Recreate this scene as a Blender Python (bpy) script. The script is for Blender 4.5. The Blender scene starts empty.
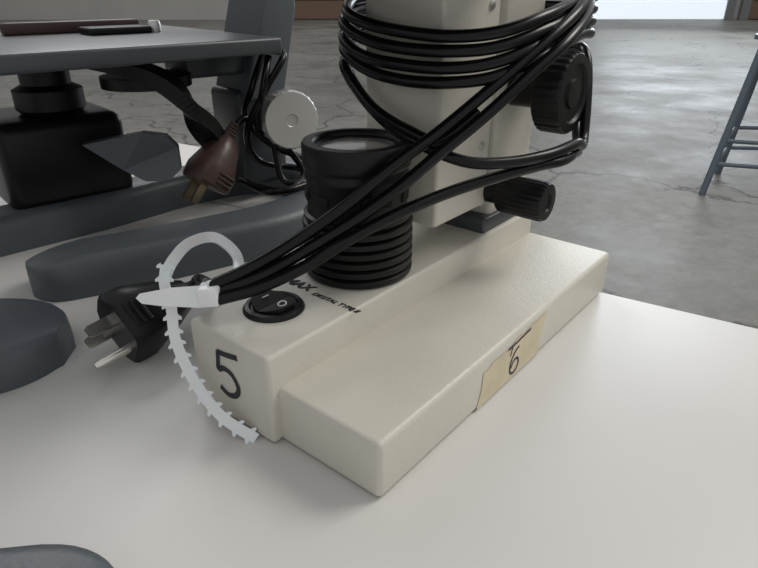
import bpy, bmesh, math, random
from mathutils import Vector, Matrix
random.seed(4)
S=0.18
D=bpy.data
scene=bpy.context.scene
try:
    scene.view_settings.view_transform='Standard'
except Exception: pass

# ---------------------------------------------------------------- materials
def mat(name,col,rough=.5,metal=0,bump=0,bscale=200,var=0,vscale=20,trans=0,sss=0,emit=0,coat=0,spec=.5):
    m=D.materials.new(name); m.use_nodes=True; nt=m.node_tree; b=nt.nodes['Principled BSDF']
    b.inputs['Base Color'].default_value=(*col,1); b.inputs['Roughness'].default_value=rough
    b.inputs['Metallic'].default_value=metal
    b.inputs['Specular IOR Level'].default_value=spec
    if trans: b.inputs['Transmission Weight'].default_value=trans
    if sss:
        b.inputs['Subsurface Weight'].default_value=sss; b.inputs['Subsurface Scale'].default_value=.005
    if coat: b.inputs['Coat Weight'].default_value=coat
    if emit:
        b.inputs['Emission Color'].default_value=(*col,1); b.inputs['Emission Strength'].default_value=emit
    tc=nt.nodes.new('ShaderNodeTexCoord')
    if bump:
        n=nt.nodes.new('ShaderNodeTexNoise'); n.inputs['Scale'].default_value=bscale; n.inputs['Detail'].default_value=4
        nt.links.new(tc.outputs['Object'],n.inputs['Vector'])
        bp=nt.nodes.new('ShaderNodeBump'); bp.inputs['Strength'].default_value=bump; bp.inputs['Distance'].default_value=.001
        nt.links.new(n.outputs['Fac'],bp.inputs['Height']); nt.links.new(bp.outputs['Normal'],b.inputs['Normal'])
    if var:
        n=nt.nodes.new('ShaderNodeTexNoise'); n.inputs['Scale'].default_value=vscale; n.inputs['Detail'].default_value=6
        nt.links.new(tc.outputs['Object'],n.inputs['Vector'])
        r=nt.nodes.new('ShaderNodeValToRGB')
        r.color_ramp.elements[0].position=.3; r.color_ramp.elements[1].position=.7
        r.color_ramp.elements[0].color=(*[c*(1-var) for c in col],1); r.color_ramp.elements[1].color=(*[min(1,c*(1+var)) for c in col],1)
        nt.links.new(n.outputs['Fac'],r.inputs['Fac']); nt.links.new(r.outputs['Color'],b.inputs['Base Color'])
    return m
CREAM=mat('cream_paint',(.64,.615,.535),.38,bump=.22,bscale=900,var=.03,vscale=25)
BLACK=mat('black_plastic',(.008,.008,.009),.35,spec=.3)
BLACKM=mat('black_anodised',(.006,.006,.006),.42,spec=.3)
CORD=mat('black_cord',(.004,.004,.0045),.26,spec=.28)
GREY=mat('grey_enamel',(.088,.103,.114),.42,bump=.25,bscale=500,var=.08)
GREYD=mat('dark_grey_enamel',(.056,.063,.070),.36)
SILVER=mat('brushed_aluminium',(.62,.62,.60),.38,metal=.75,bump=.1)
CHROME=mat('nickel_prong',(.7,.68,.62),.22,metal=1)
BRASS=mat('brass_prong',(.6,.48,.3),.3,metal=1)
BROWN=mat('brown_plug_rubber',(.060,.034,.028),.4)
LENS=mat('lens_glass',(.26,.24,.22),.2,coat=.5)
WHITET=mat('white_laminate',(.665,.655,.625),.42,var=.02,vscale=6,bump=.05,bscale=300)
NYLON=mat('translucent_nylon',(.93,.935,.93),.3,sss=.2)
TAPE=mat('masking_tape',(.66,.58,.41),.6,var=.08,vscale=60)
INK=mat('ink',(.03,.03,.035),.7)
INKB=mat('ink_blue',(.02,.025,.07),.7)
MARK=mat('switch_marking',(.75,.75,.72),.5)
STEEL=mat('stool_steel_paint',(.10,.13,.16),.4)
TLEG=mat('table_leg_paint',(.15,.15,.15),.5)

# ---------------------------------------------------------------- helpers
def link(o,parent=None):
    scene.collection.objects.link(o)
    if parent: o.parent=parent
    return o
def empty(name,loc=(0,0,0),rz=0):
    o=D.objects.new(name,None); o.empty_display_size=.02; o.location=Vector(loc)*S; o.rotation_euler=(0,0,rz); return link(o)
def mk(name,verts,faces,m,parent=None,smooth=False,k=S):
    me=D.meshes.new(name); me.from_pydata([Vector(v)*k for v in verts],[],faces); me.materials.append(m)
    bm=bmesh.new(); bm.from_mesh(me); bmesh.ops.recalc_face_normals(bm,faces=bm.faces); bm.to_mesh(me); bm.free()
    if smooth:
        for p in me.polygons: p.use_smooth=True
        try: me.set_sharp_from_angle(angle=math.radians(40))
        except Exception: pass
    return link(D.objects.new(name,me),parent)
def prism(name,poly,z0,z1,m,parent=None,bev=0,seg=3,k=S,axis='z'):
    n=len(poly)
    def P(a,b,c):
        return (a,b,c) if axis=='z' else ((c,a,b) if axis=='x' else (a,c,b))
    v=[P(x,y,z0) for x,y in poly]+[P(x,y,z1) for x,y in poly]
    f=[tuple(range(n)),tuple(range(n,2*n))]+[(i,(i+1)%n,n+(i+1)%n,n+i) for i in range(n)]
    o=mk(name,v,f,m,parent,k=k)
    if bev:
        me=o.data; bm=bmesh.new(); bm.from_mesh(me)
        bmesh.ops.bevel(bm,geom=list(bm.edges),offset=bev*k,segments=seg,affect='EDGES',clamp_overlap=True,profile=.5)
        bm.to_mesh(me); bm.free()
        for p in me.polygons: p.use_smooth=True
        try: me.set_sharp_from_angle(angle=math.radians(35))
        except Exception: pass
    return o
def box(name,x0,x1,y0,y1,z0,z1,m,parent=None,bev=0,seg=3,k=S):
    return prism(name,[(x0,y0),(x1,y0),(x1,y1),(x0,y1)],z0,z1,m,parent,bev,seg,k)
def lathe(name,prof,m,parent=None,loc=(0,0,0),axis=(0,0,1),seg=64,k=S,knurl=None):
    ax=Vector(axis).normalized(); q=Vector((0,0,1)).rotation_difference(ax); loc=Vector(loc)
    v=[];f=[]
    for e in prof:
        kn=len(e)>2
        for i in range(seg):
            a=2*math.pi*i/seg; r=e[0]
            if kn: r*=1-(e[2] if (i%4)>=2 else 0)
            v.append(loc+q@Vector((r*math.cos(a),r*math.sin(a),e[1])))
    for j in range(len(prof)-1):
        for i in range(seg):
            f.append((j*seg+i,j*seg+(i+1)%seg,(j+1)*seg+(i+1)%seg,(j+1)*seg+i))
    f.append(tuple(range(seg))); L=(len(prof)-1)*seg; f.append(tuple(range(L,L+seg)))
    return mk(name,v,f,m,parent,smooth=True,k=k)
def cat(P,n=10,closed=False):
    P=[Vector(p) for p in P]; N=len(P); out=[]
    rng=range(N if closed else N-1)
    for i in rng:
        if closed: a,b,c,d=P[(i-1)%N],P[i],P[(i+1)%N],P[(i+2)%N]
        else: a,b,c,d=P[max(i-1,0)],P[i],P[i+1],P[min(i+2,N-1)]
        for j in range(n):
            t=j/n
            out.append(.5*((2*b)+(c-a)*t+(2*a-5*b+4*c-d)*t*t+(3*b-a-3*c+d)*t**3))
    if not closed: out.append(P[-1])
    return out
def tube(name,P,r,m,parent=None,n=10,closed=False,k=S,seg=14,raw=False):
    pts=[Vector(p) for p in P] if raw else cat(P,n,closed); N=len(pts); v=[];f=[]
    up=None
    for i,p in enumerate(pts):
        if closed: t=(pts[(i+1)%N]-pts[i-1]).normalized()
        else: t=(pts[min(i+1,N-1)]-pts[max(i-1,0)]).normalized()
        if up is None:
            up=Vector((0,0,1)) if abs(t.z)<.9 else Vector((1,0,0))
        up=(up-t*up.dot(t)).normalized(); s=t.cross(up)
        for j in range(seg):
            a=2*math.pi*j/seg; v.append(p+(up*math.cos(a)+s*math.sin(a))*r)
    R=N if closed else N-1
    for i in range(R):
        for j in range(seg):
            f.append((i*seg+j,i*seg+(j+1)%seg,((i+1)%N)*seg+(j+1)%seg,((i+1)%N)*seg+j))
    if not closed: f.append(tuple(range(seg))); f.append(tuple(range((N-1)*seg,N*seg)))
    return mk(name,v,f,m,parent,smooth=True,k=k)
def foot_sweep(name,P,w,h,m,parent=None,n=14):
    pts=cat(P,n); N=len(pts); v=[];f=[]
    prof=[(-1,0),(-1,.35),(-.93,.75),(-.78,.95),(-.6,1),(.6,1),(.78,.95),(.93,.75),(1,.35),(1,0)]
    K=len(prof)
    L=[0]
    for i in range(1,N): L.append(L[-1]+(pts[i]-pts[i-1]).length)
    T=L[-1]
    for i,p in enumerate(pts):
        t=(pts[min(i+1,N-1)]-pts[max(i-1,0)]); t.z=0; t.normalize(); s=Vector((t.y,-t.x,0))
        ww=w if not isinstance(w,tuple) else w[0]+(w[1]-w[0])*L[i]/T
        d=min(L[i],T-L[i])/ww; e=math.sqrt(max(0,1-(1-min(d,1))**2)); e=max(e,.25)
        hh=h*(.8+.2*min(1,d/1.5))
        for a,b in prof: v.append(p+s*(a*ww*e)+Vector((0,0,b*hh)))
    for i in range(N-1):
        for j in range(K):
            f.append((i*K+j,i*K+(j+1)%K,(i+1)*K+(j+1)%K,(i+1)*K+j))
    f.append(tuple(range(K))); f.append(tuple(range((N-1)*K,N*K)))
    return mk(name,v,f,m,parent,smooth=True)
def text(name,body,size,loc,rot,m,parent,ext=.0015,shear=0,bold=0):
    c=D.curves.new(name,'FONT'); c.body=body; c.size=size*S; c.extrude=ext*S; c.align_x='CENTER'; c.align_y='CENTER'; c.offset=bold*S; c.shear=shear
    c.materials.append(m); o=D.objects.new(name,c); link(o,parent); o.location=Vector(loc)*S; o.rotation_euler=rot; return o

# ---------------------------------------------------------------- camera
cd=D.cameras.new('camera'); cam=D.objects.new('camera',cd); link(cam)
cam.location=(0,0,S); cam.rotation_euler=(math.radians(90-26.5),0,0)
cd.sensor_width=36; cd.lens=600/758*36; cd.clip_start=.01; cd.clip_end=200
scene.camera=cam

# ---------------------------------------------------------------- room
FZ=-.75
fm=D.materials.new('stained_concrete'); fm.use_nodes=True; nt=fm.node_tree; b=nt.nodes['Principled BSDF']
tc=nt.nodes.new('ShaderNodeTexCoord')
n1=nt.nodes.new('ShaderNodeTexNoise'); n1.inputs['Scale'].default_value=.9; n1.inputs['Detail'].default_value=12; n1.inputs['Roughness'].default_value=.7
nt.links.new(tc.outputs['Object'],n1.inputs['Vector'])
r1=nt.nodes.new('ShaderNodeValToRGB'); r1.color_ramp.elements[0].position=.33; r1.color_ramp.elements[0].color=(.155,.15,.132,1)
r1.color_ramp.elements[1].position=.68; r1.color_ramp.elements[1].color=(.33,.32,.285,1)
nt.links.new(n1.outputs['Fac'],r1.inputs['Fac'])
n4=nt.nodes.new('ShaderNodeTexNoise'); n4.inputs['Scale'].default_value=14; n4.inputs['Detail'].default_value=8; n4.inputs['Roughness'].default_value=.7
nt.links.new(tc.outputs['Object'],n4.inputs['Vector'])
r4=nt.nodes.new('ShaderNodeValToRGB'); r4.color_ramp.elements[0].position=.3; r4.color_ramp.elements[0].color=(.65,.65,.65,1); r4.color_ramp.elements[1].position=.65
nt.links.new(n4.outputs['Fac'],r4.inputs['Fac'])
nd=nt.nodes.new('ShaderNodeTexNoise'); nd.inputs['Scale'].default_value=2.5; nd.inputs['Detail'].default_value=6
nt.links.new(tc.outputs['Object'],nd.inputs['Vector'])
mx=nt.nodes.new('ShaderNodeMixRGB'); mx.blend_type='ADD'; mx.inputs['Fac'].default_value=.5
nt.links.new(tc.outputs['Object'],mx.inputs['Color1']); nt.links.new(nd.outputs['Color'],mx.inputs['Color2'])
vo=nt.nodes.new('ShaderNodeTexVoronoi'); vo.feature='DISTANCE_TO_EDGE'; vo.inputs['Scale'].default_value=.55
nt.links.new(mx.outputs['Color'],vo.inputs['Vector'])
r2=nt.nodes.new('ShaderNodeValToRGB'); r2.color_ramp.elements[0].position=0; r2.color_ramp.elements[0].color=(.12,.12,.12,1)
r2.color_ramp.elements[1].position=.008; r2.color_ramp.elements[1].color=(1,1,1,1)
nt.links.new(vo.outputs['Distance'],r2.inputs['Fac'])
mm=nt.nodes.new('ShaderNodeMixRGB'); mm.blend_type='MULTIPLY'; mm.inputs['Fac'].default_value=.85
m5=nt.nodes.new('ShaderNodeMixRGB'); m5.blend_type='MULTIPLY'; m5.inputs['Fac'].default_value=1
nt.links.new(r1.outputs['Color'],m5.inputs['Color1']); nt.links.new(r4.outputs['Color'],m5.inputs['Color2'])
nt.links.new(m5.outputs['Color'],mm.inputs['Color1']); nt.links.new(r2.outputs['Color'],mm.inputs['Color2'])
nt.links.new(mm.outputs['Color'],b.inputs['Base Color'])
r3=nt.nodes.new('ShaderNodeValToRGB'); r3.color_ramp.elements[0].position=.35; r3.color_ramp.elements[1].position=.65
r3.color_ramp.elements[0].color=(.38,.38,.38,1); r3.color_ramp.elements[1].color=(.65,.65,.65,1)
nt.links.new(n1.outputs['Fac'],r3.inputs['Fac']); nt.links.new(r3.outputs['Color'],b.inputs['Roughness'])
b.inputs['Specular IOR Level'].default_value=.32
mk('floor',[(-14,-6,FZ),(16,-6,FZ),(16,20,FZ),(-14,20,FZ)],[(0,1,2,3)],fm,k=1)
WALL=mat('wall_paint',(.55,.54,.50),.7,var=.04,vscale=1)
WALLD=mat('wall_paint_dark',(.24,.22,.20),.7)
box('wall_back',-14,16,19.5,19.7,FZ,4.5,WALL,k=1)
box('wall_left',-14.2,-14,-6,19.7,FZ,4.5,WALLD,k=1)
box('wall_right',16,16.2,-6,19.7,FZ,4.5,WALL,k=1)
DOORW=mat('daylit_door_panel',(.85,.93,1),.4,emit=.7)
FRAME=mat('door_frame',(.25,.26,.26),.5)
def garage_door(name,x0,x1,m):
    e=empty(name)
    for i in range(7):
        z=FZ+.02+i*.5
        box('panel_%d'%i,x0,x1,19.40,19.47,z,z+.485,m,e,bev=.01,seg=1,k=1)
    box('jamb_left',x0-.25,x0,19.36,19.5,FZ,FZ+3.7,FRAME,e,k=1); box('jamb_right',x1,x1+.25,19.36,19.5,FZ,FZ+3.7,FRAME,e,k=1)
    box('header',x0-.25,x1+.25,19.36,19.5,FZ+3.52,FZ+3.8,FRAME,e,k=1)
garage_door('door_1',6.3,10.2,DOORW)
RUST=mat('door_brown',(.24,.15,.10),.6)
garage_door('door_2',10.9,12.6,RUST)
garage_door('door_3',-3.2,-.6,RUST)
baseb=box('baseboard_back',-.3,6.0,19.44,19.5,FZ,FZ+.12,WALLD,k=1)

# ---------------------------------------------------------------- tables
d=Vector((.853,-.522,0)); nrm=Vector((.522,.853,0)); Q=Vector((.777,1.967,0))
def tbl(name,A,u0,u1,v0,v1):
    e=empty(name); c=[A+d*u+nrm*v for u,v in ((u0,v0),(u1,v0),(u1,v1),(u0,v1))]
    prism('top',[(p.x,p.y) for p in c],-.16,0,WHITET,e,bev=.012)
    for u,v in ((u0+.25,v0+.2),(u1-.25,v0+.2),(u1-.25,v1-.2),(u0+.25,v1-.2)):
        p=A+d*u+nrm*v; tube('leg',[(p.x,p.y,FZ/S),(p.x,p.y,-.15)],.08,TLEG,e,raw=True)
    return e
tbl('work_table',Q,-5.2,4.2,-4.3,0)
tbl('work_table',Q,-5.2,-1.03,.01,.8)

# ---------------------------------------------------------------- main microscope
ang=math.atan2(.773,.634)
M=empty('microscope',(0,.965,0),ang)
box('base_slab',-.012,1.275,-.012,.34,.004,.157,CREAM,M,bev=.014,seg=4)
box('base_ridge',-.038,1.275,.295,.59,.004,.25,CREAM,M,bev=.013,seg=4)
for x,y in ((.08,.06),(1.2,.06),(.08,.53),(1.2,.53)):
    lathe('rubber_foot',[(.035,0),(.035,.006)],BLACK,M,(x,y,0),seg=20)
pr=[(.12,.25),(.150,.252)]
z=.256
for i in range(6):
    pr+=[(.155,z),(.157,z+.006),(.157,z+.016),(.153,z+.019),(.141,z+.021),(.141,z+.026)]; z+=.0275
pr+=[(.150,z),(.152,z+.004),(.152,z+.012),(.142,z+.016),(.140,z+.03),(.140,.525),(.144,.535),(.144,.545),(.140,.55),(.140,.56),(.147,.566),(.149,.575),(.149,.622),(.145,.629),(.124,.631),(.118,.627),(.114,.616),(.104,.614),(.100,.608)]
IX,IY=.464,.459
lathe('illuminator_body',pr,BLACKM,M,(IX,IY,0),seg=96)
lathe('illuminator_lens',[(.102,.600),(.102,.611),(.06,.616),(.001,.618)],LENS,M,(IX,IY,0))
SLOT=mat('slot_shadow_black',(.002,.002,.002),.8)
for i in range(10):
    a=2*math.pi*i/10
    o=box('vent_slot',-.006,.006,-.022,.022,-.014,.014,SLOT,M,bev=.005)
    o.location=(S*(IX+.1395*math.cos(a)),S*(IY+.1395*math.sin(a)),S*.488); o.rotation_euler=(0,0,a)
lathe('clamp_screw',[(.02,-.01),(.02,.012),(.014,.014)],BLACK,M,(IX-.135*.6,IY-.135*.8,.488),axis=(-.6,-.8,0),seg=20)
box('stage_carrier',.66,.955,.325,.595,.345,1.14,CREAM,M,bev=.012)
box('dovetail_rail',.955,.985,.345,.575,.33,1.14,SILVER,M,bev=.004)
box('column',.985,1.25,.325,.595,.25,2.0,CREAM,M,bev=.015)
box('column_shoe',.93,1.27,.31,.60,.245,.30,GREYD,M,bev=.008)
box('stage_plate',-.15,.98,.0,.92,1.14,1.19,BLACKM,M,bev=.01)
prism('arm',[(1.25,1.95),(1.25,2.25),(.55,2.35),(.35,2.28),(.35,2.1),(.9,2.05)],.34,.58,CREAM,M,bev=.02,axis='y')
lathe('nosepiece',[(.16,0),(.16,.08),(.1,.12)],BLACKM,M,(.46,.46,2.12),axis=(0,0,-1))
lathe('objective',[(.06,0),(.06,.2),(.045,.3),(.02,.32)],SILVER,M,(.46,.46,2.01),axis=(0,0,-1))
lathe('eyepiece_tube',[(.08,0),(.08,.55),(.1,.56),(.1,.7),(.07,.71)],BLACKM,M,(.5,.46,2.27),axis=(-.5,0,.85))
for zz in (.55,.95): lathe('screw',[(.014,0),(.014,.004),(.01,.006)],SILVER,M,(.9,.325,zz),axis=(0,-1,0),seg=16)
lathe('coarse_knob_shaft',[(.05,0),(.05,.14)],BLACK,M,(1.08,.33,.70),axis=(0,-1,0),seg=32)
lathe('coarse_knob',[(.06,0),(.110,.004),(.121,.012,.03),(.121,.085,.03),(.114,.094),(.088,.097),(.082,.088),(.045,.086),(.042,.094),(.001,.096)],BLACKM,M,(1.08,.215,.705),axis=(0,-1,0),seg=120)
lathe('fine_knob',[(.04,0),(.04,.05),(.058,.055),(.062,.06,.06),(.064,.20,.06),(.058,.212),(.03,.214),(.027,.208),(.001,.208)],BLACK,M,(.975,.33,.39),axis=(0,-1,0),seg=96)
# rocker switch
sw=(.137,.465)
lathe('switch_bezel',[(.080,.25),(.080,.254),(.074,.262),(.064,.264),(.058,.258)],BLACK,M,(*sw,0),seg=56)
rv=[];rf=[]
ns=24
for j in range(ns+1):
    t=-1+2*j/ns; yy=.056*t; ww=.052*math.sqrt(max(0,1-(t*.93)**2)); hh=.262+.014*abs(t)
    rv+=[(sw[0]-ww,sw[1]+yy,.252),(sw[0]-ww,sw[1]+yy,hh),(sw[0]+ww,sw[1]+yy,hh),(sw[0]+ww,sw[1]+yy,.252)]
for j in range(ns):
    for q in range(3): rf.append((j*4+q,j*4+q+1,j*4+q+5,j*4+q+4))
rf+= [(0,1,2,3),(ns*4,ns*4+1,ns*4+2,ns*4+3)]
mk('switch_rocker',rv,rf,BLACK,M)
text('switch_off_mark','O',.034,(sw[0],sw[1]-.032,.2725),(math.radians(12),0,-math.pi/2),MARK,M)
text('switch_on_mark','I',.030,(sw[0],sw[1]+.032,.2725),(0,0,-math.pi/2),MARK,M)
text('label_large','MAX',.046,(.272,.515,.2505),(0,0,-math.pi/2),INK,M,shear=.2,bold=.0012)
text('label_small','DIGITAL TYPE II',.023,(.258,.362,.2505),(0,0,-math.pi/2),INK,M,shear=.3)
def stroke(nm,P,r_,m,fn):
    pts=cat(P,8); v=[];f=[]; N=len(pts)
    for i,p in enumerate(pts):
        t=(pts[min(i+1,N-1)]-pts[max(i-1,0)]).normalized(); s=Vector((-t.y,t.x,0))*r_
        v+= [fn(p+s),fn(p-s)]
    for i in range(N-1): f.append((2*i,2*i+1,2*i+3,2*i+2))
    return mk(nm,v,f,m,M)
f5=lambda q:(-.0392,.450-q.x,.138+q.y)
stroke('number_mark_top',[(-.03,.060,0),(.005,.064,0),(.048,.072,0)],.0080,INK,f5)
stroke('number_mark_bowl',[(-.028,.062,0),(-.031,.035,0),(-.034,.008,0),(-.012,.018,0),(.018,.012,0),(.038,-.018,0),(.026,-.046,0),(-.006,-.058,0),(-.036,-.046,0)],.0080,INK,f5)
TN=26; tv=[];tf=[]
for i in range(TN+1):
    a=.395+.345*i/TN
    j0=random.uniform(-.005,.005)
    top=.114+.026*i/TN
    for q,zz in enumerate((.006,.06,top)):
        tv.append((a+(random.uniform(-.014,.014) if i in(0,TN) else 0)+.010*q,-.0135,zz+(j0 if q==2 else 0)))
for i in range(TN):
    for q in range(2): tf.append((i*3+q,i*3+q+1,i*3+q+4,i*3+q+3))
mk('tape_label',tv,tf,TAPE,M)
f6=lambda q:(.580+q.x,-.0145,.060+q.y)
stroke('tape_number',[(.020,.040,0),(-.004,.030,0),(-.024,.002,0),(-.020,-.030,0),(.004,-.038,0),(.024,-.020,0),(.016,.003,0),(-.006,.003,0),(-.019,-.016,0)],.0036,INKB,f6)
stroke('tape_stroke',[(-.045,.057,0),(.01,.060,0),(.085,.066,0)],.0038,INK,f6)
stroke('tape_stroke_b',[(-.02,.056,0),(-.026,.040,0),(-.03,.03,0)],.0028,INK,f6)

# ---------------------------------------------------------------- power cord
C=empty('power_cord')
r=.0160
backs=[(.66,2.04,0),(.63,2.24,0),(.38,2.45,0),(.10,2.24,0),(-.05,2.0,0)]
def loop(nm,front,zb):
    tube(nm,front+[(x,y,zb) for x,y,_ in backs],r,CORD,C,closed=True,n=12)
loop('coil_1',[(-.09,1.84,.94),(-.05,1.74,.915),(.05,1.66,.895),(.18,1.62,.885),(.31,1.64,.895),(.45,1.74,.93),(.57,1.90,.96)],.97)
loop('coil_2',[(-.10,1.84,.91),(-.05,1.74,.875),(.05,1.66,.855),(.18,1.62,.85),(.31,1.64,.86),(.46,1.74,.90),(.57,1.90,.93)],.935)
loop('coil_3',[(-.10,1.84,.87),(-.05,1.74,.83),(.05,1.655,.815),(.18,1.615,.81),(.31,1.635,.825),(.46,1.73,.87),(.58,1.90,.90)],.90)
loop('coil_4',[(-.10,1.84,.84),(-.04,1.74,.795),(.06,1.66,.775),(.18,1.61,.775),(.31,1.63,.79),(.46,1.72,.84),(.59,1.90,.87)],.865)
loop('coil_5',[(-.10,1.84,.80),(-.06,1.78,.73),(.02,1.68,.66),(.11,1.60,.62),(.23,1.57,.58),(.35,1.60,.57),(.47,1.66,.575),(.58,1.77,.58),(.645,1.90,.57)],.80)
tube('strand_upper',[(-.41,1.30,.345),(-.318,1.34,.376),(-.198,1.40,.431),(-.085,1.43,.505),(.027,1.46,.594),(.143,1.54,.657),(.261,1.60,.739),(.381,1.66,.826),(.485,1.74,.895),(.57,1.86,.95),(.62,2.04,1.0),(.60,2.25,1.0),(.38,2.45,1.0)],r,CORD,C)
tube('strand_middle',[(-.405,1.30,.328),(-.305,1.33,.352),(-.186,1.39,.400),(-.073,1.42,.462),(.053,1.46,.545),(.156,1.52,.616),(.274,1.58,.697),(.390,1.64,.788),(.498,1.72,.862),(.585,1.86,.92),(.64,2.04,.97),(.64,2.27,.97),(.38,2.48,.97)],r,CORD,C)
tube('strand_lower',[(-.40,1.28,.318),(-.293,1.315,.335),(-.17,1.37,.375),(-.07,1.40,.43),(.054,1.46,.476),(.189,1.54,.506),(.331,1.60,.532),(.451,1.66,.545),(.537,1.72,.545),(.60,1.83,.54),(.65,1.96,.53),(.66,2.15,.68),(.60,2.3,.8),(.38,2.47,.93)],r,CORD,C)
tube('strand_inner',[(-.10,1.85,.80),(-.07,1.79,.745),(-.01,1.70,.69),(.08,1.62,.65),(.16,1.575,.635),(.261,1.61,.700)],r,CORD,C)
tube('strand_tail',[(-.40,1.29,.335),(-.45,1.33,.325),(-.485,1.45,.29),(-.505,1.6,.2),(-.54,1.70,.13),(-.60,1.68,.10)],r,CORD,C)

def plug(parent,face,direc,m,pm,L=.22,W=.16,H=.13,up=(0,0,1),gp=.048,bl=.085):
    dv=Vector(direc).normalized(); upv=Vector(up); sd=dv.cross(upv).normalized(); upv=sd.cross(dv).normalized(); F=Vector(face)
    rings=[(0,.92,.92),(.01,1,1),(.07,1,1),(.10,.92,.90),(.13,.84,.80),(.18,.70,.64),(L,.4,.4),(L+.01,.25,.25)]
    sec=[(-.5,-.32),(-.42,-.46),(-.3,-.5),(.3,-.5),(.42,-.46),(.5,-.32),(.5,.15),(.4,.4),(.2,.5),(-.2,.5),(-.4,.4),(-.5,.15)]
    v=[];f=[];K=len(sec)
    for dd,a,bq in rings:
        for x,y in sec: v.append(F-dv*dd+sd*(x*W*a)+upv*(y*H*bq))
    for i in range(len(rings)-1):
        for j in range(K): f.append((i*K+j,i*K+(j+1)%K,(i+1)*K+(j+1)%K,(i+1)*K+j))
    f+=[tuple(range(K)),tuple(range((len(rings)-1)*K,len(rings)*K))]
    mk('plug_body',v,f,m,parent,smooth=True)
    for q in range(5):
        lathe('strain_ring',[(.03-.002*q,0),(.03-.002*q,.010)],m,parent,F-dv*(L+.005+.015*q),axis=-dv,seg=20)
    for q in range(3):
        for sg in (-1,1):
            lathe('grip_rib',[(.006,-.04),(.006,.04)],m,parent,F-dv*(.03+.02*q)+sd*(W*.5*sg)-upv*.02,axis=upv,seg=10)
    for sx in (-.035,.035):
        v=[]
        for dd in (-.01,bl,bl+.01):
            ww=.018 if dd<=bl else .013
            for x,y in ((-.004,-ww),(.004,-ww),(.004,ww),(-.004,ww)): v.append(F+dv*dd+sd*(sx+x)+upv*(y+.018))
        f=[(0,1,2,3),(8,9,10,11)]+[(i*4+j,i*4+(j+1)%4,(i+1)*4+(j+1)%4,(i+1)*4+j) for i in range(2) for j in range(4)]
        mk('blade',v,f,pm,parent)
    if gp: lathe('ground_pin',[(.014,-.01),(.014,.09),(.009,.108),(.002,.11)],pm,parent,F-upv*gp,axis=dv,seg=24)
plug(C,(-.765,1.505,.100),(-.65,-.76,-.12),BLACK,CHROME,L=.24,W=.18,H=.21,up=(-.66,.56,.62),gp=.068,bl=.07)

# ---------------------------------------------------------------- cable tie
T=empty('cable_tie')
def ribbon(nm,P,w,th,nrm0,teeth=0,n=12):
    pts=cat(P,n); N=len(pts); v=[];f=[]; nn=Vector(nrm0).normalized()
    fr=[]
    for i,p in enumerate(pts):
        t=(pts[min(i+1,N-1)]-pts[max(i-1,0)]).normalized(); s=t.cross(nn).normalized(); u=s.cross(t).normalized(); fr.append((p,t,s,u))
        for a,bq in ((-w,-th),(w,-th),(w,th),(-w,th)): v.append(p+s*a+u*bq)
    for i in range(N-1):
        for j in range(4): f.append((i*4+j,i*4+(j+1)%4,(i+1)*4+(j+1)%4,(i+1)*4+j))
    f+=[(0,1,2,3),tuple(range((N-1)*4,N*4))]
    if teeth:
        L=0;nx=0
        for i in range(1,N):
            seg=(pts[i]-pts[i-1]).length; L+=seg
            if L>=nx:
                nx=L+teeth; p,t,s,u=fr[i]
                for sg in (1,-1):
                    q0=len(v); base=p+s*(w*sg)
                    for tt,ss in ((-.007,0),(.006,0),(.007,.009),(.001,.009)):
                        for bq in (-th,th): v.append(base+t*tt+s*(ss*sg)+u*bq)
                    f+= [(q0,q0+2,q0+4,q0+6),(q0+1,q0+3,q0+5,q0+7)]+[(q0+2*a,q0+2*((a+1)%4),q0+2*((a+1)%4)+1,q0+2*a+1) for a in range(4)]
    return mk(nm,v,f,NYLON,T)
ribbon('strap_loop',[(-.41,1.29,.35),(-.363,1.36,.345),(-.376,1.45,.362),(-.441,1.5,.391),(-.494,1.45,.397),(-.522,1.38,.375),(-.54,1.35,.335)],.014,.004,(.5,-.6,.35),teeth=0)
ribbon('strap_tail',[(-.535,1.37,.37),(-.535,1.34,.33),(-.519,1.315,.28),(-.51,1.285,.2),(-.458,1.225,.12),(-.385,1.17,.055),(-.30,1.145,.006)],.013,.004,(.25,-.85,.45),teeth=.030)
tg=[(-.585,0),(-.575,.010),(-.50,.022),(-.43,.026),(-.395,.024),(-.385,0),(-.395,-.020),(-.43,-.022),(-.52,-.018),(-.57,-.012)]
v=[(x,1.285+.02*(x+.5)-.0+yy*.5,.322+yy) for x,yy in tg]+[(x,1.277+.02*(x+.5)+yy*.5,.326+yy) for x,yy in tg]
n=len(tg)
mk('tag_head',v,[tuple(range(n)),tuple(range(n,2*n))]+[(i,(i+1)%n,n+(i+1)%n,n+i) for i in range(n)],NYLON,T)
box('lock_head',-.435,-.385,1.265,1.315,.305,.352,NYLON,T,bev=.006)

# ---------------------------------------------------------------- grey microscope (left background)
B=empty('microscope',(-.68,3.12,0),math.atan2(.67,.74))
Bi=lambda x,y,z:(( (x+.68)*.741+(y-3.12)*.671),(-(x+.68)*.671+(y-3.12)*.741),z)
foot_sweep('horseshoe_base',[Bi(-1.25,1.93,0),Bi(-1.0,2.06,0),Bi(-.72,2.23,0),Bi(-.42,2.46,0),Bi(-.24,2.78,0),Bi(-.38,3.12,0),Bi(-.72,3.2,0),Bi(-1.02,3.0,0),Bi(-1.3,2.68,0),Bi(-1.6,2.38,0),Bi(-1.85,2.12,0)],.125,.15,GREY,B)
box('pillar',-.12,.14,-.15,.13,.08,.55,GREYD,B,bev=.03)
prism('arm',[(-.1,.5),(.12,.5),(.22,.9),(.2,1.5),(0,1.85),(-.45,1.95),(-.5,1.8),(-.15,1.7),(.02,1.4),(.04,.95)],-.19,.13,GREY,B,bev=.02,axis='y')
box('stage',-1.4,-.04,-.44,.75,.735,.80,GREYD,B,bev=.012)
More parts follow.
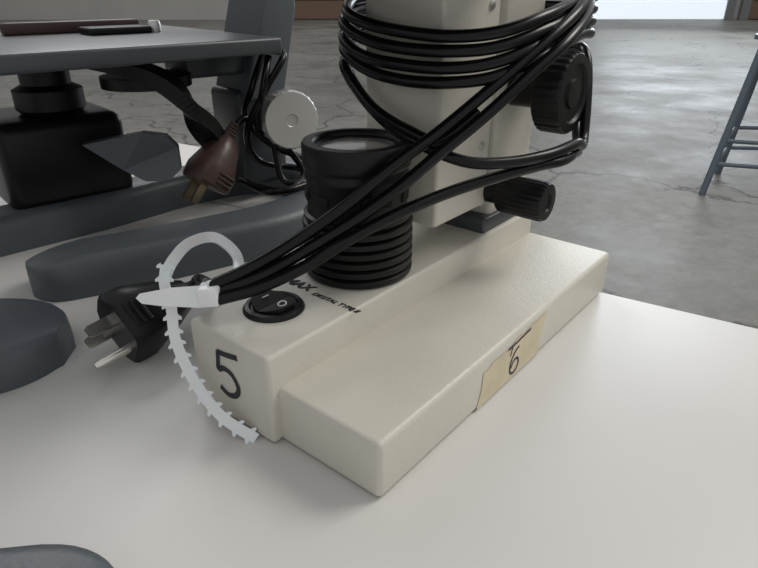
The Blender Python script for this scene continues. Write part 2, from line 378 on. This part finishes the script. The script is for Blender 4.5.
box('stage_mount',-.34,.1,-.12,.12,.62,.74,GREYD,B,bev=.02)
box('lamp_housing',-1.12,-.6,.02,.5,.12,.5,BLACK,B,bev=.05)
lathe('condenser',[(.12,.5),(.14,.52),(.14,.6),(.10,.62),(.10,.73)],BLACKM,B,(-.84,.2,0))
lathe('condenser_ring',[(.10,.60),(.19,.605),(.19,.65),(.10,.66)],BLACKM,B,(-.5,-.05,0))
lathe('stage_clip_screw',[(.03,.80),(.03,.84),(.024,.85)],SILVER,B,(-.30,.25,0),seg=24)
box('slide_holder',-.62,-.34,.18,.34,.80,.83,BLACKM,B,bev=.008)
box('slide_holder_bar',-.90,-.30,.42,.50,.80,.85,BROWN,B,bev=.008)
lathe('silver_focus_knob',[(.04,0),(.04,.2),(.124,.205),(.133,.215,.02),(.133,.28,.02),(.125,.29),(.03,.29),(.026,.284),(.001,.284)],SILVER,B,(.06,-.15,.43),axis=(-.25,-1,.05),seg=96)
av=[];af=[]; ap=cat([Bi(-1.20,2.62,.72),Bi(-1.03,2.58,.70),Bi(-.88,2.58,.64),Bi(-.79,2.6,.53),Bi(-.75,2.65,.42),Bi(-.73,2.74,.33)],8)
for i,p in enumerate(ap):
    w_=.05+.03*math.sin(math.pi*i/(len(ap)-1)); t=(ap[min(i+1,len(ap)-1)]-ap[max(i-1,0)]).normalized(); s=t.cross(Vector((0,0,1))); s.normalize(); u=s.cross(t)
    for a_,b_ in ((-1,-.4),(1,-.4),(1,.4),(-1,.4)): av.append(p+s*(w_*a_)+u*(w_*b_))
for i in range(len(ap)-1):
    for j in range(4): af.append((i*4+j,i*4+(j+1)%4,(i+1)*4+(j+1)%4,(i+1)*4+j))
af+=[(0,1,2,3),tuple(range(len(av)-4,len(av)))]
mk('substage_arm',av,af,BLACKM,B)
mv=[Bi(-1.24,2.5,.40),Bi(-1.12,2.5,.425),Bi(-.98,2.50,.45),Bi(-.90,2.54,.43),Bi(-.86,2.55,.38),Bi(-.85,2.52,.29),Bi(-.90,2.5,.25),Bi(-.99,2.48,.25),Bi(-1.08,2.48,.30)]
nm_=len(mv)
mk('mirror_fork',[tuple(p) for p in mv]+[(p[0]+.03,p[1]+.05,p[2]) for p in mv],[tuple(range(nm_)),tuple(range(nm_,2*nm_))]+[(i,(i+1)%nm_,nm_+(i+1)%nm_,nm_+i) for i in range(nm_)],GREY,B)
lathe('nosepiece',[(.16,0),(.16,.08),(.1,.12)],BLACKM,B,(-.45,0,1.8),axis=(0,0,-1))
lathe('eyepiece_tube',[(.08,0),(.08,.55),(.1,.56),(.1,.7),(.07,.71)],BLACKM,B,(-.4,0,1.9),axis=(-.5,0,.85))
C2=empty('power_cord')
plug(C2,(-.775,2.56,.215),(-.42,-.45,-.72),BROWN,BRASS,L=.23,W=.21,H=.17,gp=0)
tube('cord',[(-.65,2.69,.42),(-.60,2.76,.46),(-.50,2.80,.36),(-.45,2.72,.19),(-.36,2.74,.17),(-.30,2.85,.17),(-.42,2.95,.18),(-.58,2.86,.24),(-.6,2.75,.4),(-.5,2.72,.58),(-.42,2.8,.72),(-.50,2.95,.73)],.016,CORD,C2)
tube('cord_loop',[(-.60,2.70,.17),(-.5,2.62,.16),(-.4,2.68,.16),(-.36,2.8,.2),(-.45,2.88,.3),(-.56,2.8,.4),(-.5,2.7,.6),(-.48,2.78,.72)],.016,CORD,C2)
tube('cord_bight',[(-.66,2.78,.17),(-.56,2.68,.165),(-.44,2.62,.165),(-.33,2.72,.17),(-.27,2.9,.17),(-.36,3.02,.2),(-.52,2.92,.3),(-.62,2.84,.45),(-.56,2.78,.6),(-.52,2.86,.72)],.016,CORD,C2)

# ---------------------------------------------------------------- grey microscope off to the left, feet in view
G=empty('microscope',(0,0,0),0)
foot_sweep('horseshoe_base',[(-.93,1.52,0),(-1.2,1.49,0),(-1.6,1.35,0),(-2.0,1.1,0),(-2.05,.75,0),(-1.75,.52,0),(-1.2,.52,0),(-.75,.58,0),(-.43,.66,0)],(.20,.15),.14,GREY,G)
box('pillar',-2.2,-1.9,.8,1.05,.08,1.0,GREYD,G,bev=.03)
box('stage',-1.9,-1.25,.45,1.4,.74,.79,GREYD,G,bev=.012)
box('stage_mount',-2.0,-1.85,.8,1.05,.65,.8,GREYD,G,bev=.01)
prism('arm',[(-2.2,1.0),(-1.95,1.0),(-1.95,1.6),(-1.5,1.75),(-1.5,1.95),(-2.1,1.85),(-2.2,1.6)],.82,1.02,GREYD,G,bev=.02,axis='y')

# ---------------------------------------------------------------- stool
St=empty('metal_stool')
cx,cy=1.93,3.0
feet=[(1.60,2.86),(1.86,3.22),(2.32,3.18),(2.05,2.72)]
tops=[]
for fx,fy in feet:
    tx,ty=cx+(fx-cx)*.55,cy+(fy-cy)*.55; tops.append((tx,ty))
    tube('leg',[(fx,fy,FZ),(tx,ty,-.05)],.016,STEEL,St,k=1,raw=True)
for h in (.15,.26):
    for i in range(4):
        A=feet[i];Bq=tops[i];A2=feet[(i+1)%4];B2=tops[(i+1)%4]; t=h/.7
        tube('rung',[(A[0]+(Bq[0]-A[0])*t,A[1]+(Bq[1]-A[1])*t,FZ+h),(A2[0]+(B2[0]-A2[0])*t,A2[1]+(B2[1]-A2[1])*t,FZ+h)],.010,STEEL,St,k=1,raw=True)
lathe('seat',[(.15,-.055),(.19,-.05),(.19,-.03),(.17,-.022),(.001,-.022)],STEEL,St,(cx+.03,cy,0),k=1)

# ---------------------------------------------------------------- lights
w=D.worlds.new('world'); scene.world=w; w.use_nodes=True
w.node_tree.nodes['Background'].inputs[0].default_value=(.97,.975,1,1); w.node_tree.nodes['Background'].inputs[1].default_value=.54
def area(name,loc,target,size,e,col,sy=None):
    l=D.lights.new(name,'AREA'); l.energy=e; l.color=col; l.size=size
    if sy: l.shape='RECTANGLE'; l.size_y=sy
    o=D.objects.new(name,l); link(o); o.location=loc
    o.rotation_euler=(Vector(target)-Vector(loc)).to_track_quat('-Z','Y').to_euler(); return o
area('ceiling_light',(1.7,.9,1.9),(0,.3,0),1.0,31,(1,.955,.89))
area('ceiling_light',(-1.5,4.0,3.0),(-.2,.4,0),1.6,46,(.98,.98,1))
area('window_light',(7,14,3.0),(3,5,FZ),4,300,(.86,.93,1))
